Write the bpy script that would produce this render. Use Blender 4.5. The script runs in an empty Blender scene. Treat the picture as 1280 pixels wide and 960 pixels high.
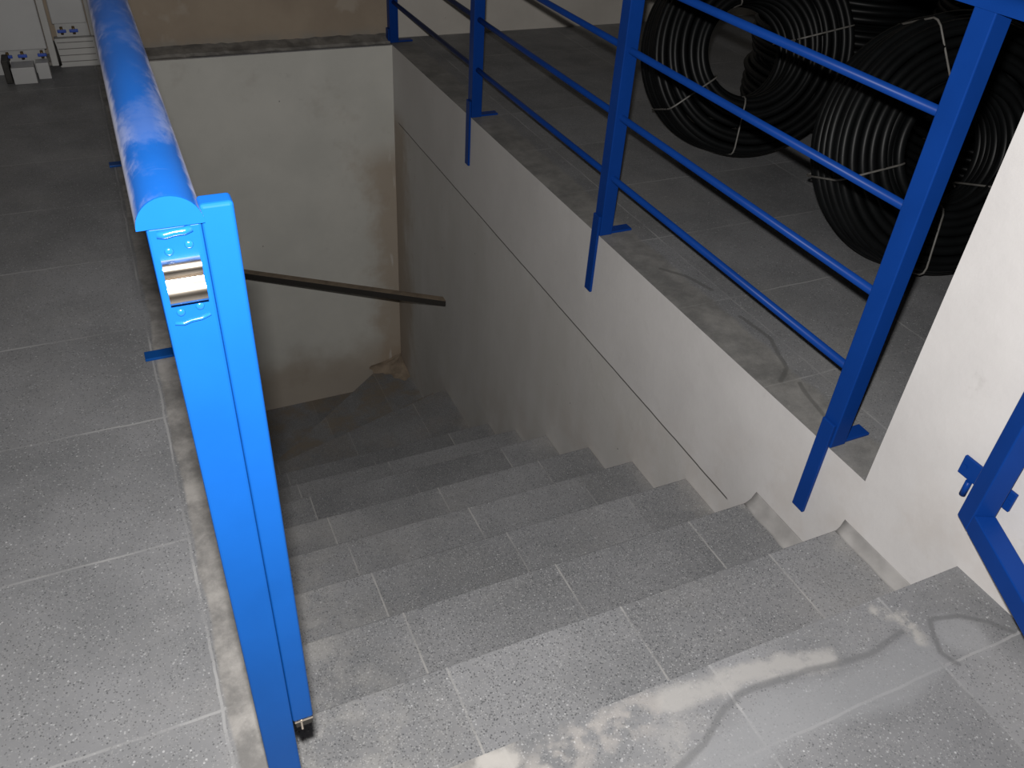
import bpy, bmesh, math, random
from mathutils import Vector, Matrix
random.seed(7)
S = 0.8                      # one drawing unit = 0.8 m (floor tiles come out at 40 cm)
sc = bpy.context.scene
COL = sc.collection
W = 1.70                     # right side of the stair opening
YB = 5.42                    # back side of the stair opening
XE = 0.05                    # left side of the stair opening
GO, RI, Y0 = 0.345, 0.207, 0.79

# ------------------------------------------------------------------ helpers
class MB:
    """collects shapes (drawing units) and links them as one mesh object"""
    def __init__(self): self.bm = bmesh.new()
    def quadify(self, vs, faces):
        bv = [self.bm.verts.new(Vector(v)) for v in vs]
        for f in faces:
            try: self.bm.faces.new([bv[i] for i in f])
            except ValueError: pass
        return bv
    def box(self, x0, x1, y0, y1, z0, z1, bev=0.0, seg=2):
        vs = [(x, y, z) for x in (x0, x1) for y in (y0, y1) for z in (z0, z1)]
        b = bmesh.new()
        bv = [b.verts.new(v) for v in vs]
        for f in ((0,1,3,2),(4,6,7,5),(0,4,5,1),(2,3,7,6),(0,2,6,4),(1,5,7,3)):
            b.faces.new([bv[i] for i in f])
        if bev > 0:
            bmesh.ops.bevel(b, geom=list(b.edges), offset=bev, segments=seg, profile=0.5, affect='EDGES')
        self.merge(b)
        return self
    def merge(self, b, mat=None):
        if mat is not None: bmesh.ops.transform(b, matrix=mat, verts=b.verts)
        m = {}
        for v in b.verts: m[v] = self.bm.verts.new(v.co)
        for f in b.faces:
            nf = self.bm.faces.new([m[v] for v in f.verts]); nf.smooth = f.smooth
        b.free()
    def prism(self, pts, axis, a, c):
        """polygon pts extruded between a and c along axis ('x','y','z')"""
        def mk(p, t):
            if axis == 'x': return (t, p[0], p[1])
            if axis == 'y': return (p[0], t, p[1])
            return (p[0], p[1], t)
        n = len(pts)
        b = bmesh.new()
        A = [b.verts.new(mk(p, a)) for p in pts]; B = [b.verts.new(mk(p, c)) for p in pts]
        b.faces.new(A); b.faces.new(B[::-1])
        for i in range(n):
            j = (i+1) % n
            b.faces.new([A[i], B[i], B[j], A[j]])
        bmesh.ops.recalc_face_normals(b, faces=b.faces)
        self.merge(b); return self
    def tube(self, pts, r, n=10, closed=False, smooth=True):
        pts = [Vector(p) for p in pts]
        N = len(pts); rings = []
        up = Vector((0.013, 0.02, 1))
        last = None
        for i, p in enumerate(pts):
            if closed: t = pts[(i+1) % N] - pts[i-1]
            else: t = pts[min(i+1, N-1)] - pts[max(i-1, 0)]
            t.normalize()
            if last is None:
                ref = up if abs(t.dot(up.normalized())) < .95 else Vector((1, 0, 0))
                a = t.cross(ref).normalized()
            else:
                a = (last - t*last.dot(t)).normalized()
            last = a; b2 = t.cross(a)
            rings.append([self.bm.verts.new(p + r*(a*math.cos(2*math.pi*k/n) + b2*math.sin(2*math.pi*k/n))) for k in range(n)])
        R = range(N if closed else N-1)
        for i in R:
            r0, r1 = rings[i], rings[(i+1) % N]
            for k in range(n):
                f = self.bm.faces.new([r0[k], r0[(k+1) % n], r1[(k+1) % n], r1[k]]); f.smooth = smooth
        if not closed:
            self.bm.faces.new(rings[0][::-1]); self.bm.faces.new(rings[-1])
        return self
    def torus(self, c, ax, R, r, n=72, m=8):
        ax = Vector(ax).normalized()
        a = ax.orthogonal().normalized(); b2 = ax.cross(a); c = Vector(c)
        rings = []
        for i in range(n):
            t = 2*math.pi*i/n; d = a*math.cos(t) + b2*math.sin(t)
            rings.append([self.bm.verts.new(c + d*(R + r*math.cos(2*math.pi*k/m)) + ax*(r*math.sin(2*math.pi*k/m))) for k in range(m)])
        for i in range(n):
            r0, r1 = rings[i], rings[(i+1) % n]
            for k in range(m):
                f = self.bm.faces.new([r0[k], r1[k], r1[(k+1) % m], r0[(k+1) % m]]); f.smooth = True
        return self
    def build(self, name, mat, parent=None, kind=None):
        bmesh.ops.transform(self.bm, matrix=Matrix.Scale(S, 4), verts=self.bm.verts)
        bmesh.ops.recalc_face_normals(self.bm, faces=self.bm.faces)
        me = bpy.data.meshes.new(name); self.bm.to_mesh(me); self.bm.free()
        me.materials.append(mat)
        o = bpy.data.objects.new(name, me); COL.objects.link(o)
        if parent is not None:
            o.parent = parent
            o.matrix_parent_inverse = Matrix.Translation(-parent.location)
        if kind: o['kind'] = kind
        return o

def tag(o, label, cat, group=None):
    o['label'] = label; o['category'] = cat
    if group: o['group'] = group
    return o

def thing(name, label, cat, loc=(0, 0, 0), group=None):
    o = bpy.data.objects.new(name, None); COL.objects.link(o)
    o.empty_display_size = .1
    o.location = Vector(loc)*S
    return tag(o, label, cat, group)

# ------------------------------------------------------------------ materials
class NT:
    def __init__(self, name):
        self.m = bpy.data.materials.new(name); self.m.use_nodes = True
        self.t = self.m.node_tree; self.t.nodes.clear()
        self.out = self.t.nodes.new('ShaderNodeOutputMaterial')
        self.p = self.t.nodes.new('ShaderNodeBsdfPrincipled')
        self.t.links.new(self.p.outputs[0], self.out.inputs[0])
        self._pos = None
    def n(self, kind, **kw):
        nd = self.t.nodes.new('ShaderNode'+kind)
        for k, v in kw.items(): setattr(nd, k, v)
        return nd
    def put(self, sock, v):
        if isinstance(v, bpy.types.NodeSocket): self.t.links.new(v, sock)
        elif v is not None: sock.default_value = v
    def pos(self):
        if self._pos is None:
            g = self.n('NewGeometry'); self._geo = g
            vm = self.n('VectorMath', operation='SCALE'); self.put(vm.inputs[0], g.outputs['Position']); vm.inputs['Scale'].default_value = 1/S
            self._pos = vm.outputs[0]
            sx = self.n('SeparateXYZ'); self.put(sx.inputs[0], self._pos)
            self.x, self.y, self.z = sx.outputs
        return self._pos
    def math(self, op, a, b=None, c=None, clamp=False):
        nd = self.n('Math', operation=op); nd.use_clamp = clamp
        self.put(nd.inputs[0], a)
        if b is not None: self.put(nd.inputs[1], b)
        if c is not None: self.put(nd.inputs[2], c)
        return nd.outputs[0]
    def vmath(self, op, a, b=None):
        nd = self.n('VectorMath', operation=op); self.put(nd.inputs[0], a)
        if b is not None: self.put(nd.inputs[1], b)
        return nd.outputs['Value'] if op in ('LENGTH', 'DOT_PRODUCT', 'DISTANCE') else nd.outputs[0]
    def noise(self, scale, detail=4, rough=.55, vec=None, dist=0, color=False):
        nd = self.n('TexNoise'); self.put(nd.inputs['Vector'], vec if vec is not None else self.pos())
        nd.inputs['Scale'].default_value = scale; nd.inputs['Detail'].default_value = detail
        nd.inputs['Roughness'].default_value = rough; nd.inputs['Distortion'].default_value = dist
        return nd.outputs['Color' if color else 'Fac']
    def step(self, v, lo, hi, a=0., b=1., smooth=True):
        nd = self.n('MapRange'); nd.interpolation_type = 'SMOOTHSTEP' if smooth else 'LINEAR'
        self.put(nd.inputs['Value'], v)
        nd.inputs['From Min'].default_value = lo; nd.inputs['From Max'].default_value = hi
        nd.inputs['To Min'].default_value = a; nd.inputs['To Max'].default_value = b
        return nd.outputs[0]
    def mix(self, fac, a, b, mode='MIX'):
        nd = self.n('Mix', data_type='RGBA', blend_type=mode)
        self.put(nd.inputs[0], fac)
        self.put(nd.inputs[6], a if isinstance(a, bpy.types.NodeSocket) else (*a, 1))
        self.put(nd.inputs[7], b if isinstance(b, bpy.types.NodeSocket) else (*b, 1))
        return nd.outputs[2]
    def white(self, vec):
        nd = self.n('TexWhiteNoise', noise_dimensions='3D'); self.put(nd.inputs[0], vec); return nd.outputs['Value']
    def vec(self, x, y, z):
        nd = self.n('CombineXYZ'); self.put(nd.inputs[0], x); self.put(nd.inputs[1], y); self.put(nd.inputs[2], z); return nd.outputs[0]
    def stretch(self, sx, sy, sz):
        return self.vmath('MULTIPLY', self.pos(), (sx, sy, sz))
    def line(self, v, v0, per, half):
        """1 on repeated lines v = v0 + k*per"""
        a = self.math('SUBTRACT', v, v0 - per*.5)
        a = self.math('FLOORED_MODULO', a, per)
        a = self.math('ABSOLUTE', self.math('SUBTRACT', a, per*.5))
        return self.step(a, half*.5, half, 1, 0)
    def cap(self, p, a, b):
        """distance to a segment in the XY plane"""
        a = Vector((a[0], a[1], 0)); b = Vector((b[0], b[1], 0)); d = b-a
        pa = self.vmath('SUBTRACT', p, tuple(a))
        h = self.math('DIVIDE', self.vmath('DOT_PRODUCT', pa, tuple(d)), max(d.length_squared, 1e-6), clamp=True)
        sv = self.n('VectorMath', operation='SCALE'); sv.inputs[0].default_value = tuple(d); self.put(sv.inputs['Scale'], h)
        return self.vmath('LENGTH', self.vmath('SUBTRACT', pa, sv.outputs[0]))
    def path(self, p, pts):
        ds = None
        for a, b in zip(pts[:-1], pts[1:]):
            d = self.cap(p, a, b)
            ds = d if ds is None else self.math('MINIMUM', ds, d)
        return ds
    def bump(self, h, strength=.3, dist=.004):
        nd = self.n('Bump'); nd.inputs['Strength'].default_value = strength; nd.inputs['Distance'].default_value = dist
        self.put(nd.inputs['Height'], h); self.put(self.p.inputs['Normal'], nd.outputs[0])
    def done(self, col, rough=.6, metal=0., spec=None, coat=None):
        self.put(self.p.inputs['Base Color'], col if isinstance(col, bpy.types.NodeSocket) else (*col, 1))
        self.put(self.p.inputs['Roughness'], rough); self.put(self.p.inputs['Metallic'], metal)
        if spec is not None: self.p.inputs['Specular IOR Level'].default_value = spec
        if coat is not None: self.p.inputs['Coat Weight'].default_value = coat; self.p.inputs['Coat Roughness'].default_value = .15
        return self.m

def terrazzo(name, floor=True):
    t = NT(name); p = t.pos()
    big = t.noise(2.3, 5, .6)
    base = t.mix(t.step(big, .3, .7), (.155, .158, .162), (.215, .217, .222))
    # every tile a shade of its own
    if floor:
        cell = t.vec(t.math('FLOOR', t.math('DIVIDE', t.math('ADD', t.x, .06), .4975)), t.math('FLOOR', t.math('DIVIDE', t.math('SUBTRACT', t.y, .5825), .4975)), 3.0)
    else:
        cell = t.vec(t.math('FLOOR', t.math('DIVIDE', t.math('ADD', t.x, .045), .4925)), t.math('FLOOR', t.math('DIVIDE', t.math('ADD', t.z, .11), RI)), 7.0)
    r = t.white(cell)
    tone = t.step(r, 0, 1, .88, 1.10, False)
    base = t.mix(1.0, base, t.vec(tone, tone, t.math('MULTIPLY', tone, 1.01)), 'MULTIPLY')
    # stone chips
    for sc_, lo, colr, rad in (((150, .84, (.34, .345, .35), .40), (170, .86, (.07, .072, .076), .42), (85, .955, (.46, .465, .47), .26), (260, .74, (.26, .26, .262), .5), (240, .78, (.105, .107, .11), .5)) if floor else ((175, .80, (.32, .325, .33), .42), (160, .80, (.06, .062, .067), .45), (95, .94, (.44, .445, .45), .28), (230, .70, (.28, .28, .28), .5), (210, .74, (.08, .082, .086), .5))):
        v = t.n('TexVoronoi'); t.put(v.inputs['Vector'], p); v.inputs['Scale'].default_value = sc_
        sel = t.step(t.math('FRACT', t.math('MULTIPLY', v.outputs['Color'], 7.31)), lo, lo+.02)
        near = t.step(v.outputs['Distance'], rad*.6, rad, 1, 0)
        base = t.mix(t.math('MULTIPLY', t.math('MULTIPLY', sel, near), .8), base, colr)
    # dust film
    dust = t.step(t.noise(1.6, 6, .65, vec=t.vmath('ADD', p, (5.2, 1.1, 0))), .48, .78)
    base = t.mix(t.math('MULTIPLY', dust, .35), base, (.27, .262, .25))
    wob = t.math('MULTIPLY', t.math('SUBTRACT', t.noise(9, 3), .5), .012)
    if floor:
        wx = t.math('ADD', t.x, wob); wy = t.math('ADD', t.y, wob)
        grime = t.step(t.noise(3.2, 4), .36, .66, .12, .9)
        gl = t.math('MAXIMUM', t.line(wx, -.06, .4975, .0040), t.line(wy, .5825, .4975, .0040))
        base = t.mix(t.math('MULTIPLY', gl, grime), base, (.33, .33, .33))
        # cement borders along both long sides of the opening
        ed = t.math('MULTIPLY', t.math('SUBTRACT', t.noise(3.2, 4, .6), .5), .10)
        inn = t.step(t.y, .80, .84)
        left = t.math('MULTIPLY', t.step(t.math('ADD', t.x, t.math('MULTIPLY', ed, .35)), -.055, -.045), t.step(t.x, .4, .5, 1, 0))
        cem = t.mix(t.step(t.noise(9, 6, .7), .33, .68), (.15, .145, .138), (.34, .325, .305))
        base = t.mix(t.math('MULTIPLY', t.math('MULTIPLY', left, t.step(t.y, .5, .7)), .85), base, cem)
        right = t.math('MULTIPLY', t.step(t.math('ADD', t.x, ed), 1.84, 1.87, 1, 0), t.step(t.x, 1.6, 1.65))
        right = t.math('MULTIPLY', right, t.step(t.y, 1.1, 1.15))
        base = t.mix(t.math('MULTIPLY', right, .72), base, t.mix(t.step(t.noise(6, 6, .7), .3, .7), (.13, .128, .12), (.29, .28, .262)))
        # cement splashes and wiped patches by the top nosing
        nz = t.noise(14, 5, .65, color=True)
        off = t.vmath('MULTIPLY', t.vmath('SUBTRACT', nz, (.5, .5, .5)), (.075, .075, 0))
        q = t.vmath('ADD', t.vmath('MULTIPLY', p, (1, 1, 0)), off)
        low = t.noise(5, 3, .5, color=True)
        q2 = t.vmath('ADD', t.vmath('MULTIPLY', p, (1, 1, 0)), t.vmath('MULTIPLY', t.vmath('SUBTRACT', low, (.5, .5, .5)), (.03, .03, 0)))
        # pale wiped zone below the dark rim
        wz = t.path(q2, [(.80, .58), (1.02, .625), (1.30, .60), (1.40, .62)])
        base = t.mix(t.step(wz, .03, .075, .65, 0), base, (.235, .24, .248))
        d = t.path(q, [(.80, .752), (.86, .752), (.92, .748), (1.0, .742), (1.194, .705)])
        base = t.mix(t.math('MULTIPLY', t.step(d, .012, .042, .9, 0), t.step(t.noise(17, 5, .7), .3, .5, .45, 1)), base, (.315, .308, .298))
        d = t.path(q, [(.60, .60), (.72, .64), (.80, .68)])
        base = t.mix(t.math('MULTIPLY', t.step(d, .01, .07, .55, 0), t.step(t.noise(15, 6, .75), .40, .66, .1, 1)), base, (.30, .293, .282))
        d = t.path(q, [(.40, .775), (.435, .765)])
        base = t.mix(t.step(d, .012, .034, .8, 0), base, (.36, .345, .325))
        d = t.path(q, [(.45, .70), (.62, .745), (.75, .75)])
        base = t.mix(t.math('MULTIPLY', t.step(d, .01, .07, .6, 0), t.step(t.noise(20, 4), .4, .6)), base, (.34, .32, .30))
        d = t.path(q2, [(.70, .585), (.746, .617), (.818, .638), (.905, .69), (.956, .703), (1.026, .696), (1.135, .694), (1.295, .67), (1.409, .69)])
        base = t.mix(t.step(d, .003, .012, .6, 0), base, (.115, .117, .12))
        d = t.path(q2, [(1.50, .69), (1.478, .664), (1.452, .615), (1.47, .578)])
        e = t.path(q2, [(1.50, .69), (1.577, .673), (1.639, .633), (1.667, .589)])
        base = t.mix(t.step(t.path(q2, [(1.53, .64), (1.55, .63)]), .03, .07, .5, 0), base, (.30, .305, .315))
        base = t.mix(t.step(t.math('MINIMUM', d, e), .002, .010, .65, 0), base, (.115, .117, .12))
        d = t.path(q, [(1.40, .76), (1.445, .72), (1.44, .66)])
        base = t.mix(t.math('MULTIPLY', t.step(d, .004, .03, .8, 0), t.step(t.noise(25, 4, .7), .35, .55)), base, (.36, .35, .33))
        # curved scrapes on the right-hand border
        for pts in ([(1.888, 1.959), (1.901, 1.792), (1.841, 1.64), (1.777, 1.593)], [(1.83, 1.56), (1.817, 1.511), (1.788, 1.394), (1.80, 1.33)], [(1.80, 2.35), (1.86, 2.28), (1.90, 2.15)]):
            base = t.mix(t.step(t.path(q2, pts), .004, .012, .55, 0), base, (.085, .084, .08))
    else:
        gl = t.math('MULTIPLY', t.line(t.math('ADD', t.x, t.math('MULTIPLY', wob, .5)), -.045, .4925, .0036), t.step(t.noise(4, 4), .36, .62, .12, 1))
        gl = t.math('MULTIPLY', gl, t.step(t.x, .12, .2))
        base = t.mix(t.math('MULTIPLY', gl, .9), base, (.33, .325, .315))
        # worn, dusty patches and plaster dust beside the wall
        side = t.step(t.math('ADD', t.x, t.math('MULTIPLY', t.math('SUBTRACT', t.noise(5, 5, .7), .5), .35)), 1.60, 1.78)
        base = t.mix(t.math('MULTIPLY', side, .55), base, (.36, .345, .325))
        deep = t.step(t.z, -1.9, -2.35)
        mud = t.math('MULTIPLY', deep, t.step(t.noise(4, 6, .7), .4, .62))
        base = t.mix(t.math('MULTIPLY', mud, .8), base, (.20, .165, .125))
        lft = t.math('MULTIPLY', t.step(t.x, .55, .1), t.step(t.noise(7, 5, .7), .42, .66))
        base = t.mix(t.math('MULTIPLY', lft, .45), base, (.36, .35, .33))
    t.bump(t.noise(60, 5, .6), .12, .002)
    return t.done(base, t.step(t.noise(5, 4), .3, .7, .42, .68), spec=.35)

def plaster(name, kind):
    t = NT(name); p = t.pos()
    n1 = t.noise(2.0, 6, .6); n2 = t.noise(11, 5, .65)
    if kind == 'side':
        base = t.mix(t.step(n1, .3, .7), (.52, .505, .50), (.585, .57, .565))
        st = t.noise(5, 5, .6, vec=t.stretch(1, 1, .28))
        lowz = t.math('SUBTRACT', t.z, t.math('SUBTRACT', t.math('MULTIPLY', t.y, .0095), .531))
        below = t.math('MULTIPLY', t.step(lowz, -.01, .0, 1, 0), t.step(t.y, 1.5, 1.8))
        base = t.mix(t.math('MULTIPLY', below, t.step(st, .3, .7, .15, .6)), base, (.455, .44, .41))
        upper = t.step(t.y, 1.5, 3.2)
        base = t.mix(t.math('MULTIPLY', upper, .25), base, (.53, .52, .49))
        # the horizontal joint
        jt = t.math('ABSOLUTE', t.math('ADD', lowz, t.math('MULTIPLY', t.math('SUBTRACT', t.noise(6, 4), .5), .008)))
        jm = t.math('MULTIPLY', t.step(jt, .0022, .0048, 1, 0), t.math('MULTIPLY', t.step(t.y, 1.585, 1.60), t.step(t.y, 5.3, 5.35, 1, 0)))
        # rust and mortar beside the back corner
        cz = t.math('ADD', t.y, t.math('MULTIPLY', t.math('SUBTRACT', t.noise(5, 5, .65, vec=t.stretch(1, 1, .5)), .5), .7))
        cor = t.step(cz, 5.02, 5.3)
        cor = t.math('MULTIPLY', cor, t.step(t.z, -.35, -.55))
        base = t.mix(t.math('MULTIPLY', cor, .6), base, (.33, .25, .175))
        foot = t.math('MULTIPLY', t.step(t.math('ADD', t.z, t.math('MULTIPLY', t.y, .6)), .55, .85, 1, 0), t.step(t.noise(3.5, 5, .65), .42, .62))
        base = t.mix(t.math('MULTIPLY', foot, .25), base, (.42, .37, .325))
        base = t.mix(t.math('MULTIPLY', jm, .9), base, (.05, .045, .04))
    elif kind == 'back':
        base = t.mix(t.step(n1, .3, .7), (.54, .535, .495), (.61, .60, .555))
        base = t.mix(t.step(t.noise(3.2, 6, .7, vec=t.vmath('ADD', p, (3, 0, 1.7))), .56, .70, 0, .25), base, (.36, .325, .28))
        cz = t.math('ADD', t.x, t.math('MULTIPLY', t.math('SUBTRACT', t.noise(4, 5, .65), .5), .5))
        cor = t.math('MULTIPLY', t.step(cz, 1.42, 1.64), t.step(t.z, -.6, -.85))
        base = t.mix(t.math('MULTIPLY', cor, .6), base, (.33, .24, .16))
        bot = t.math('MULTIPLY', t.step(t.math('ADD', t.z, t.math('MULTIPLY', t.math('SUBTRACT', t.noise(4, 4), .5), .4)), -2.15, -2.5), .55)
        base = t.mix(bot, base, (.31, .23, .16))
        strk = t.math('MULTIPLY', t.step(t.noise(7, 4, .6, vec=t.stretch(2.2, 1, .25)), .62, .72), t.step(t.x, 1.3, 1.6))
        base = t.mix(t.math('MULTIPLY', strk, .7), base, (.60, .575, .54))
    elif kind == 'brown':
        base = t.mix(t.step(n1, .3, .7), (.29, .235, .18), (.36, .295, .225))
        sp = t.step(t.noise(3.0, 4, .55, vec=t.vmath('ADD', p, (1.3, 0, 4.4))), .60, .66)
        base = t.mix(t.math('MULTIPLY', sp, .55), base, (.42, .37, .31))
        base = t.mix(t.math('MULTIPLY', t.step(t.z, .10, .02), t.step(n2, .35, .6, .3, .9)), base, (.27, .25, .22))
    else:
        base = t.mix(t.step(n1, .3, .7), (.46, .43, .39), (.54, .51, .465))
    base = t.mix(t.math('MULTIPLY', t.step(n2, .62, .8), .25), base, (.30, .29, .27))
    v = t.n('TexVoronoi'); t.put(v.inputs['Vector'], p); v.inputs['Scale'].default_value = 9
    dot = t.math('MULTIPLY', t.step(v.outputs['Distance'], .03, .05, 1, 0), t.step(t.math('FRACT', t.math('MULTIPLY', v.outputs['Color'], 5.7)), .72, .74))
    base = t.mix(t.math('MULTIPLY', dot, .7), base, (.10, .095, .09))
    h = t.math('ADD', t.math('MULTIPLY', t.noise(5, 5), .8), t.math('MULTIPLY', t.noise(45, 4), .25))
    t.bump(h, .22, .01)
    return t.done(base, .82, spec=.2)

def blue_paint(name, dusty=False, BLUE=(.004, .057, .235), rough=.36, spec=.10):
    t = NT(name); t.pos()
    base = t.mix(t.step(t.noise(6, 4), .3, .7), BLUE, tuple(c*1.12 for c in BLUE))
    if dusty:
        # cement dust: along both lower edges of the half-round and in patches across it
        dx = t.math('ABSOLUTE', t.math('SUBTRACT', t.x, .0245))
        wv = t.math('MULTIPLY', t.math('SUBTRACT', t.noise(8, 5, .7), .5), .016)
        rim = t.step(t.math('ADD', dx, wv), .0245, .0325)
        pat = t.step(t.noise(7, 6, .72, vec=t.stretch(1.5, .8, 1)), .45, .64)
        nearrim = t.step(t.math('ADD', dx, wv), .008, .026, .25, 1)
        ring = t.step(t.noise(16, 4, .7, vec=t.stretch(.25, 1, .25)), .60, .72)
        m = t.math('MAXIMUM', t.math('MULTIPLY', rim, .6), t.math('MULTIPLY', t.math('MULTIPLY', pat, nearrim), .24))
        m = t.math('MAXIMUM', m, t.math('MULTIPLY', t.math('MULTIPLY', ring, t.step(t.noise(20, 4), .4, .6)), .3))
        base = t.mix(m, base, (.50, .47, .47))
        return t.done(base, t.step(m, 0, .6, .30, .7), spec=.4)
    t.bump(t.noise(40, 3), .05, .002)
    return t.done(base, rough, spec=spec)

M = {}
M['floor'] = terrazzo('terrazzo_floor_tiles', True)
M['tread'] = terrazzo('terrazzo_stair_tiles', False)
M['side'] = plaster('white_plaster', 'side')
M['back'] = plaster('stained_grey_plaster', 'back')
M['brown'] = plaster('raw_brown_render', 'brown')
M['beige'] = plaster('beige_plaster', 'beige')
M['blue'] = blue_paint('blue_gloss_paint')
M['blue_dimmed'] = blue_paint('blue_gloss_paint_dimmed', False, (.004, .036, .20))  # darker copy of the blue: the right side's dimmer light put into the colour
M['gloss'] = blue_paint('blue_weld_gloss', False, (.006, .075, .30), .16, .9)
M['rail'] = blue_paint('dusty_blue_gloss_paint', True)

def simple(name, col, rough=.5, metal=0., var=.25, scale=20, spec=None):
    t = NT(name); t.pos()
    b = t.mix(t.step(t.noise(scale, 4), .3, .7), tuple(c*(1-var) for c in col), tuple(min(1, c*(1+var)) for c in col))
    return t.done(b, rough, metal, spec)
M['steel'] = simple('bright_steel', (.62, .55, .47), .24, 1.0, .12, 30)
M['pipe'] = simple('black_polyethylene', (.0035, .004, .0043), .42, 0, .2, 12, .16)
M['strap'] = simple('grey_strapping', (.13, .125, .115), .45, 0, .2, 30)
M['dark'] = simple('blackened_steel', (.03, .028, .025), .55, .4, .3)
M['white'] = simple('white_plastic', (.40, .40, .395), .45, 0, .05, 4)
M['carton'] = simple('off_white_board', (.42, .415, .40), .7, 0, .05, 3)
M['bluecap'] = simple('blue_plastic', (.02, .07, .40), .4, 0, .2)
M['brass'] = simple('dull_brass', (.22, .15, .07), .4, .8, .2)
M['mortar'] = simple('pale_mortar', (.27, .262, .255), .9, 0, .2, 9)
def beam_mat():
    t = NT('sooty_dusty_timber'); t.pos()
    g = t.n('NewGeometry'); sx = t.n('SeparateXYZ'); t.put(sx.inputs[0], g.outputs['Normal'])
    dusty = t.math('MULTIPLY', t.step(sx.outputs[2], .5, .9), t.step(t.noise(14, 5, .7), .25, .6, .55, 1))
    b = t.mix(dusty, (.022, .019, .016), (.20, .155, .11))
    return t.done(b, .8)
M['beam'] = beam_mat()

# ------------------------------------------------------------------ setting
f = MB()
f.box(-2.4, 6.0, -1.2, Y0, -.25, 0)
f.box(-2.4, XE, Y0, 6.0, -.25, 0)
f.box(W+.0006, 6.0, Y0, 6.0, -.25, 0)
f.box(XE, W+.004, YB+.004, 6.0, -.25, 0)
f.build('floor', M['floor'], kind='structure')

w = MB()   # one wall: the side of the stair opening below the floor and, near the viewer, the wall above it
w.prism([(-1.2, -3.2), (YB+.15, -3.2), (YB+.15, -.0015), (1.12, -.0015), (1.12, 3.6), (-1.2, 3.6)], 'x', W, W+.20)
wo = w.build('wall_right', M['side'], kind='structure')
w = MB(); w.box(-2.4, W, YB, YB+.15, -3.2, -.004)
w.build('wall_stairwell_back', M['back'], kind='structure')
w = MB(); w.box(-2.4, 1.765, 5.56, 5.9, 0, 3.6)
w.build('wall_back', M['brown'], kind='structure')
w = MB(); w.box(1.765, 6.0, 5.565, 5.9, 0, 3.6)
w.build('wall_back_right', M['beige'], kind='structure')
w = MB(); w.box(XE-.2, XE, Y0, 3.9, -3.2, -.25)
w.build('wall_stairwell_left', M['side'], kind='structure')
w = MB(); w.box(-2.5, -2.4, -1.2, 6.0, 0, 3.6)
w.build('wall_left', M['beige'], kind='structure')
w = MB(); w.box(6.0, 6.1, -1.2, 6.0, 0, 3.6)
w.build('wall_far_right', M['beige'], kind='structure')

# rough mortar lip along the back edge of the opening
random.seed(3)
b = bmesh.new(); N = 60; rows = []
for i in range(N+1):
    x = -.6 + (W+.6-.0)*i/N
    h = .018 + .010*random.random(); y1 = 5.455 + .02*random.random()
    rows.append([b.verts.new(v) for v in ((x, 5.56, .0), (x, 5.56, h+.012), (x, y1+.05, h), (x, y1, h*.55), (x, y1-.012, 0))])
for i in range(N):
    for k in range(4): b.faces.new([rows[i][k], rows[i+1][k], rows[i+1][k+1], rows[i][k+1]])
    b.faces.new([rows[i][4], rows[i+1][4], rows[i+1][0], rows[i][0]])
b.faces.new(rows[0]); b.faces.new(rows[-1][::-1])
m = MB(); m.merge(b)
m.build('trim_back', simple('grey_cement', (.19, .18, .165), .9, 0, .35, 10), kind='structure')

# staircase
st = thing('staircase', 'grey terrazzo staircase running down between the two blue railings', 'staircase', (.87, Y0, -.207))
nos = [(Y0 + GO*k, -RI*k) for k in range(6)] + [(2.925, -1.295), (3.285, -1.545), (3.655, -1.79)]
zs = [z for _, z in nos] + [-1.905]
for k in range(1, 9):
    y0 = nos[k-1][0] - .012; y1, z = nos[k]
    zb = (nos[k+1][1] if k < 8 else -2.0) - .06
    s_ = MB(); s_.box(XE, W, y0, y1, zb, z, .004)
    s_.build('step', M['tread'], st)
# landing tread and the winders turning left at the foot
def slab(poly, z0, z1):
    MB().prism(poly, 'z', z0, z1).build('step', M['tread'], st)
def mix2(a, b, y):  # point on line a-b at a given y
    k = (y-a[1])/(b[1]-a[1]); return (a[0]+(b[0]-a[0])*k, y)
slab([(XE, 3.64), (W, 3.64), (W, 4.40), (1.15, 4.25), (XE, 3.92)], -2.30, -2.065)
slab([(XE, 3.88), (1.15, 4.21), (W, 4.36), (W, 4.655), (1.20, 4.50), (.62, 4.26), (XE, 3.98)], -2.55, -2.285)
# diagonal winder: nosing from (1.50,5.42-) down to the left pivot
slab([(XE, 3.94), (.62, 4.22), (1.20, 4.46), (W, 4.62), (W, YB), (1.56, YB), (.71, 4.72), (.35, 4.45), (XE, 4.24)], -2.80, -2.50)
slab([(-1.2, 4.2), (XE, 4.2), (.35, 4.41), (.71, 4.68), (1.58, YB), (-1.2, YB)], -3.0, -2.725)
# plaster skirts smeared over the ends of the two upper steps
for k in (1, 2):
    y0 = nos[k-1][0]; y1, z = nos[k]
    wd = .026 + .022*(k == 2)
    b = bmesh.new(); N = 14; rows = []
    for i in range(N+1):
        y = y0 + (y1-.004-y0)*i/N
        ww = wd*(1+.06*math.sin(i*1.3)); hh = .045
        rows.append([b.verts.new(v) for v in ((W+.002, y, z-.002), (W-ww, y, z-.002), (W-ww*.75, y, z+hh*.10), (W-ww*.35, y, z+hh*.35), (W-ww*.1, y, z+hh*.8), (W+.002, y, z+hh))])
    for i in range(N):
        for q in range(5):
            fc = b.faces.new([rows[i][q], rows[i+1][q], rows[i+1][q+1], rows[i][q+1]]); fc.smooth = True
        b.faces.new([rows[i][5], rows[i+1][5], rows[i+1][0], rows[i][0]])
    b.faces.new(rows[0]); b.faces.new(rows[-1][::-1])
    m = MB(); m.merge(b); m.build('plaster_skirt', M['mortar'], st)
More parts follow.
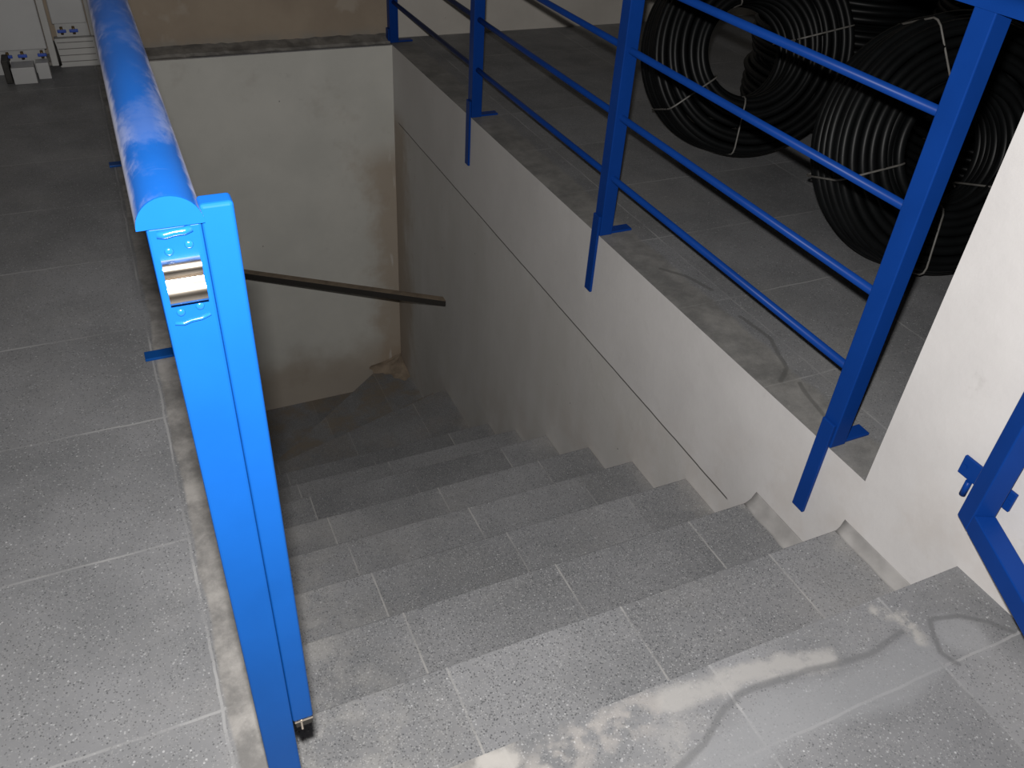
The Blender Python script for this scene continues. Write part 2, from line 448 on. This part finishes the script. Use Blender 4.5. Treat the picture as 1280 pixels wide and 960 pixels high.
# low spill of mortar in the back corner
random.seed(11)
b = bmesh.new(); N, K = 28, 8; grid = []
for i in range(N+1):
    a = math.pi*(1 + .5*i/N)          # quarter turn, from -x to -y, about the corner
    ro = .25 + .03*math.sin(i*.33) + .012*math.sin(i*1.1)
    row = []
    for k in range(K+1):
        r = ro*k/K; h = .06*(1-k/K)**1.3*(1+.12*math.sin(i*.7+k)) if k < K else 0
        row.append(b.verts.new((W-.002+r*math.cos(a), YB-.002+r*math.sin(a), -2.4985+h)))
    grid.append(row)
for i in range(N):
    for k in range(K):
        fc = b.faces.new([grid[i][k], grid[i+1][k], grid[i+1][k+1], grid[i][k+1]]); fc.smooth = True
bmesh.ops.remove_doubles(b, verts=b.verts, dist=1e-5)
m = MB(); m.merge(b)
tag(m.build('mortar_spill', simple('rusty_mortar', (.27, .215, .16), .95, 0, .3, 8)), 'rust-brown spill of mortar in the back corner at the foot of the stairs', 'mortar')

# ------------------------------------------------------------------ railings
def half_round(xc, r, z, y0, y1, n=20):
    pts = [(xc + r*math.cos(math.pi*i/n), z + r*1.0*math.sin(math.pi*i/n)) for i in range(n+1)]
    m = MB(); m.prism(pts, 'y', y0, y1); return m
def smooth_side(o, ang=40):
    for p in o.data.polygons: p.use_smooth = True
    try: o.data.set_sharp_from_angle(angle=math.radians(ang))
    except Exception: pass

# right railing
rr = thing('stair_railing', 'blue steel railing with round bars along the right edge of the stairwell', 'railing', (1.727, 3.4, 0))
POSTS = (1.295, 2.69, 4.09, 5.485)
for y in POSTS:
    h = .029
    p_ = MB().box(1.700, 1.757, y-h, y+h, .0, 1.21, .003).build('post', M['blue_dimmed'], rr)
    MB().box(1.688, 1.6995, y-.024, y+.024, -.268, .085, .002).build('flat_bar', M['blue_dimmed'], p_)
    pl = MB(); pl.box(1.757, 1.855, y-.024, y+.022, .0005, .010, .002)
    pl.build('foot_plate', M['blue_dimmed'], p_)
for z in (.248, .492, .738, .975):
    MB().tube([(1.7275, 1.30, z), (1.7275, 5.50, z)], .0125, 14).build('bar', M['blue_dimmed'], rr)
o = half_round(1.7285, .036, 1.21, 1.125, 5.53).build('handrail', M['blue_dimmed'], rr); smooth_side(o)

# left railing
lr = thing('stair_railing', 'blue steel railing with dusty half-round handrail along the left edge of the stairwell', 'railing', (.027, 3.1, 0))
for i, y in enumerate((.8455, 2.39, 3.94, 5.485)):
    p_ = MB().box(.001, .0535, y-.0255, y+.0255, .0, 1.20, .003).build('post', M['blue'], lr)
    MB().box(.0538, .064, y-.022, y+.022, -.268, .085 if i else -.002, .002).build('flat_bar', M['blue'], p_)
    MB().box(-.082, .001, y-.022, y+.022, .0005, .010, .002).build('foot_plate', M['blue'], p_)
    if i == 0:
        # strike plate and little weld dimples on the face of the end post
        yf = .82
        prof = [(0, 1.163), (.004, 1.163), (.011, 1.160), (.012, 1.151), (.007, 1.1455), (.0075, 1.143), (.014, 1.140), (.018, 1.133), (.018, 1.124), (.014, 1.118), (.006, 1.1155), (0, 1.1155)]
        m = MB(); m.prism([(yf-a, z) for a, z in prof], 'x', .0085, .046)
        lo = m.build('latch', M['steel'], p_); smooth_side(lo, 70)
        lo['label'] = 'bright curled steel latch'
        for x, z in ((.018, 1.172), (.038, 1.177), (.017, 1.100), (.037, 1.104)):
            b = bmesh.new(); bmesh.ops.create_uvsphere(b, u_segments=12, v_segments=8, radius=.0045)
            for v in b.verts: v.co = Vector((x+v.co.x, yf-.0004+v.co.y*.45, z+v.co.z))
            for fc in b.faces: fc.smooth = True
            m = MB(); m.merge(b); m.build('screw_head', M['gloss'], p_)
        m = MB(); m.tube([(.009, yf-.0005, 1.088), (.018, yf-.001, 1.0865), (.026, yf-.001, 1.089), (.036, yf-.001, 1.0895), (.046, yf-.0005, 1.093)], .0022, 8)
        m.build('weld_bead', M['gloss'], p_)
        m = MB(); m.tube([(.010, yf-.0005, 1.1925), (.017, yf-.0015, 1.1915), (.026, yf-.001, 1.193), (.036, yf-.002, 1.1935), (.043, yf-.0005, 1.195)], .0042, 10)
        m.build('weld_bead', M['gloss'], p_)
for z in (.248, .492, .738, .975):
    MB().tube([(.027, .85, z), (.027, 5.50, z)], .0125, 14).build('bar', M['blue'], lr)
o = half_round(.0245, .0325, 1.20, .8195, 5.53).build('handrail', M['rail'], lr); smooth_side(o)
o['label'] = 'dusty handrail'
o2 = half_round(.0245, .0325, 1.20, .8165, .8194).build('end_cap', M['blue'], o); smooth_side(o2)
# flat tube that stops the gate, beside the end post
m = MB(); m.box(.0537, .0875, .8205, .846, .285, 1.217, .004, 3)
gs = m.build('gate_stop', M['blue'], lr)
m = MB(); m.box(.0575, .0855, .823, .844, .262, .2846, .002); gs2 = m.build('bolt_sleeve', M['dark'], gs)
gs2['label'] = 'bare dark metal stub'
MB().box(.0655, .0685, .820, .830, .258, .2850).build('sleeve_tab', M['steel'], gs)
MB().box(.0565, .0865, .8205, .8245, .2800, .2852).build('sleeve_rim', M['steel'], gs)

# gate swung open on the right wall
hx, hy = 1.653, .788
ga = math.radians(-154.4)
dv = Vector((math.sin(ga), math.cos(ga), 0)); nv = Vector((dv.y, -dv.x, 0))
gt = thing('gate', 'blue tubular steel gate swung open on a hinge on the white right wall', 'gate', (hx, hy, .1775))
def gbox(s0, s1, z0, z1, wid=.052, bev=.003):
    b = bmesh.new(); vs = []
    m = MB(); m.box(s0, s1, -wid/2, wid/2, z0, z1, bev)
    o0 = Vector((hx, hy, 0))
    for v in m.bm.verts:
        c = v.co.copy(); v.co = o0 + dv*c.x + nv*c.y + Vector((0, 0, c.z))
    return m
TW = .052
gbox(-TW/2, TW/2, .1775, 1.20).build('hinge_stile', M['blue_dimmed'], gt)
gbox(1.40, 1.40+TW, .1775, 1.20).build('lock_stile', M['blue_dimmed'], gt)
gbox(TW/2, 1.40, .1775, .1775+TW).build('bottom_rail', M['blue_dimmed'], gt)
gbox(TW/2, 1.40, 1.20-TW, 1.20).build('top_rail', M['blue_dimmed'], gt)
for z in (.60, .80, .99):
    p0 = Vector((hx, hy, z))
    MB().tube([p0 + dv*.03, p0 + dv*1.41], .0125, 12).build('bar', M['blue_dimmed'], gt)
hp = MB().box(1.691, 1.6995, .748, .897, .238, .292, .002).build('hinge_plate', M['blue_dimmed'], gt)
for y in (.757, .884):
    MB().tube([(1.6915, y, .265), (1.687, y, .265)], .007, 6, smooth=False).build('bolt', M['blue_dimmed'], hp)
MB().tube([(1.688, .858, .196), (1.688, .858, .24)], .008, 12).build('hinge_pin', M['blue_dimmed'], hp)

# ------------------------------------------------------------------ dark beam across the far corner
pa = Vector((1.71, 4.43, -1.362)); pb = Vector((.06, YB, -1.30))
d = (pb-pa); L = d.length; dn = d.normalized(); up = Vector((0, 0, 1)); sd = up.cross(dn).normalized(); up = dn.cross(sd)
m = MB(); m.box(0, L, -.026, .026, -.022, .022, .004)
for v in m.bm.verts:
    c = v.co.copy(); v.co = pa + dn*c.x + sd*c.y + up*c.z
tag(m.build('beam', M['beam']), 'thin dark beam with dusty brown top wedged across the far corner above the stair foot', 'beam')

# ------------------------------------------------------------------ coils of black pipe
PR = .018
def make_coil(Ro, Ri, wid, seed):
    """turns of pipe around a local Z axis, centred on the origin"""
    rnd = random.Random(seed)
    nx = max(2, int(wid/(2*PR)+.01)); nr = max(2, int((Ro-Ri)/(2*PR)+.01))
    m = MB()
    for i in range(nx):
        for j in range(nr):
            if 0 < i < nx-1 and 0 < j < nr-1: continue
            z = (i-(nx-1)/2)*2*PR + rnd.uniform(-.3, .3)*PR
            r = Ri + PR + j*2*PR + rnd.uniform(-.35, .35)*PR
            # rounded shoulders
            if i in (0, nx-1) and j in (0, nr-1): r += (PR*.7 if j == 0 else -PR*.7)
            c = (rnd.uniform(-.5, .5)*PR, rnd.uniform(-.5, .5)*PR, z)
            m.torus(c, (rnd.uniform(-.012, .012), rnd.uniform(-.012, .012), 1), r, PR*1.03, 88, 8)
    return m
def strap_loop(Ro, Ri, wid, ang, w=.008):
    Ro = Ri + int((Ro-Ri)/(2*PR)+.01)*2*PR; wid = int(wid/(2*PR)+.01)*2*PR
    """closed band round the bundle at an angle"""
    e = .003; a, b2, h = Ri-e, Ro+e, wid/2+e
    pts = [(a, -h+.03), (a, h-.03), (a+.01, h-.01), (a+.03, h), (b2-.03, h), (b2-.01, h-.01), (b2, h-.03), (b2, -h+.03), (b2-.01, -h+.01), (b2-.03, -h), (a+.03, -h), (a+.01, -h+.01)]
    ca, sa = math.cos(ang), math.sin(ang)
    return MB().tube([(r*ca, r*sa, z) for r, z in pts], w*.5, 6, closed=True)
def coil(label, c, ax, Ro, Ri, wid, seed, straps, spin=0):
    root = thing('pipe_coil', label, 'pipe coil', c, 'coils of black pipe beyond the right railing')
    q = Vector(ax).normalized().to_track_quat('Z', 'Y').to_matrix().to_4x4() @ Matrix.Rotation(spin, 4, 'Z')
    T = Matrix.Translation(Vector(c)) @ q
    m = make_coil(Ro, Ri, wid, seed); bmesh.ops.transform(m.bm, matrix=T, verts=m.bm.verts)
    m.build('pipe_windings', M['pipe'], root)
    for a in straps:
        m = strap_loop(Ro, Ri, wid, a); bmesh.ops.transform(m.bm, matrix=T, verts=m.bm.verts)
        m.build('strap', M['strap'], root)
    return root
D = math.radians
def facing(yaw, lean): return (-math.sin(yaw)*math.cos(lean), -math.cos(yaw)*math.cos(lean), math.sin(lean))
COILS = [
 ('black pipe coil standing on edge at the left, its ring showing floor behind', (2.739, 3.258, .497), facing(D(20), D(20)), .46, .208, .36, 1, (D(215), D(262), D(115), D(15))),
 ('black pipe coil standing on edge just left of the tall blue post', (2.769, 2.083, .483), facing(D(20), D(20)), .46, .208, .288, 2, (D(195), D(112), D(320), D(262))),
 ('black pipe coil lying flat at the bottom of the rear pile', (3.73, 3.62, .14), (0, 0, 1), .53, .22, .26, 3, (D(200), D(240))),
 ('black pipe coil lying flat in the middle of the rear pile', (3.71, 3.60, .425), (.01, 0, 1), .53, .22, .26, 4, (D(190), D(250))),
 ('black pipe coil lying flat on top of the rear pile', (3.75, 3.64, .71), (0, .01, 1), .53, .22, .26, 5, (D(210), D(260))),
 ('black pipe coil lying flat at the bottom of the pile behind the tall blue post', (3.78, 2.62, .14), (0, 0, 1), .43, .20, .26, 6, (D(170), D(230))),
 ('black pipe coil lying flat in the middle of the pile behind the tall blue post', (3.80, 2.60, .425), (0, .01, 1), .43, .20, .26, 7, (D(160), D(220))),
 ('black pipe coil lying flat on top of the pile behind the tall blue post', (3.79, 2.63, .71), (.01, 0, 1), .43, .20, .26, 8, (D(150), D(235))),
]
for cdef in COILS: coil(*cdef)

# ------------------------------------------------------------------ white fittings by the far left wall
def blue_valve(x, y, z, parent, ang=0):
    m = MB(); m.tube([(x, y, z-.02), (x, y, z+.02)], .008, 10); v = m.build('valve', M['brass'], parent)
    m = MB(); m.box(x-.022, x+.022, y-.016, y-.004, z-.008, z+.008, .003); m.build('valve_handle', M['bluecap'], v)
t1 = thing('wall_panel', 'tall plain white panel at the far left with blue valve handles below it', 'panel', (-.42, 5.34, 0))
MB().box(-.62, -.275, 5.31, 5.37, .13, 1.3, .006).build('cover', M['white'], t1)
MB().box(-.272, -.238, 5.34, 5.37, .03, 1.3, .003).build('edge_strip', M['carton'], t1)
MB().box(-.60, -.29, 5.345, 5.37, .0, .13).build('back_plate', M['white'], t1)
for x in (-.47, -.40, -.305): blue_valve(x, 5.30, .108, t1)
t2 = thing('wall_panel', 'white perforated panel between the plain white panel and the blue handrail', 'panel', (-.15, 5.44, 0))
MB().box(-.235, -.03, 5.40, 5.46, .0, .155, .006).build('lower_cover', M['carton'], t2)
MB().box(-.225, -.05, 5.42, 5.47, .225, 1.3, .006).build('upper_cover', M['white'], t2)
MB().box(-.215, -.05, 5.44, 5.47, .155, .225).build('back_plate', M['white'], t2)
MB().box(-.045, -.025, 5.43, 5.47, .155, 1.3, .003).build('edge_strip', M['carton'], t2)
for i in range(4):
    z = .03 + i*.034
    MB().box(-.225, -.04, 5.3985, 5.4005, z, z+.004).build('groove', M['strap'], t2)
for x in (-.185, -.125): blue_valve(x, 5.405, .195, t2)
MB().tube([(-.245, 5.385, .15), (-.24, 5.38, .12), (-.236, 5.38, .06), (-.236, 5.39, .02)], .012, 10).build('hose', M['dark'], t2)
m = MB(); m.box(-.462, -.352, 5.16, 5.28, .0005, .085, .003)
o = m.build('carton', M['white']); tag(o, 'small white box on the floor below the plain white panel, the left one', 'box', 'small white boxes by the far left panels')
m = MB(); m.box(-.345, -.283, 5.22, 5.30, .0005, .085, .003)
o = m.build('carton', M['white']); tag(o, 'narrow white box on the floor at the right of a larger white box', 'box', 'small white boxes by the far left panels')
m = MB(); m.box(-.50, -.468, 5.18, 5.30, .0005, .12, .004)
tag(m.build('black_box', M['dark']), 'black block on the floor at the left of the small white boxes', 'block')

# ------------------------------------------------------------------ camera, flash, world
Rm = ((0.9098008, -0.41114471, 0.05676739), (-0.20891425, -0.57183109, -0.79332468), (0.3586326, 0.70990791, -0.60614637))
cam = bpy.data.cameras.new('camera'); co = bpy.data.objects.new('camera', cam); COL.objects.link(co)
xx, yy, zz = Vector(Rm[0]), -Vector(Rm[1]), -Vector(Rm[2])
mw = Matrix((xx, yy, zz)).transposed().to_4x4(); mw.translation = Vector((0, 0, 1.6))*S
co.matrix_world = mw
cam.sensor_width = 36; cam.lens = 36*1053.43/1280; cam.clip_start = .02
sc.camera = co

fl = bpy.data.lights.new('camera_flash', 'AREA'); fl.shape = 'RECTANGLE'; fl.size = .035; fl.size_y = .02
fl.energy = FLASH = 52; fl.color = (1.0, .975, .95)
fo = bpy.data.objects.new('camera_flash', fl); COL.objects.link(fo)
fm = mw.copy(); fm.translation = Vector((0, 0, 1.6))*S - xx*.016 + yy*.08
fo.matrix_world = fm

wd = bpy.data.worlds.new('dim_room'); sc.world = wd; wd.use_nodes = True
bg = wd.node_tree.nodes['Background']; bg.inputs[0].default_value = (.95, .93, .88, 1); bg.inputs[1].default_value = .014
sc.view_settings.view_transform = 'Standard'; sc.view_settings.look = 'None'
sc.view_settings.gamma = 1; sc.view_settings.use_curve_mapping = False
sc.view_settings.exposure = 0
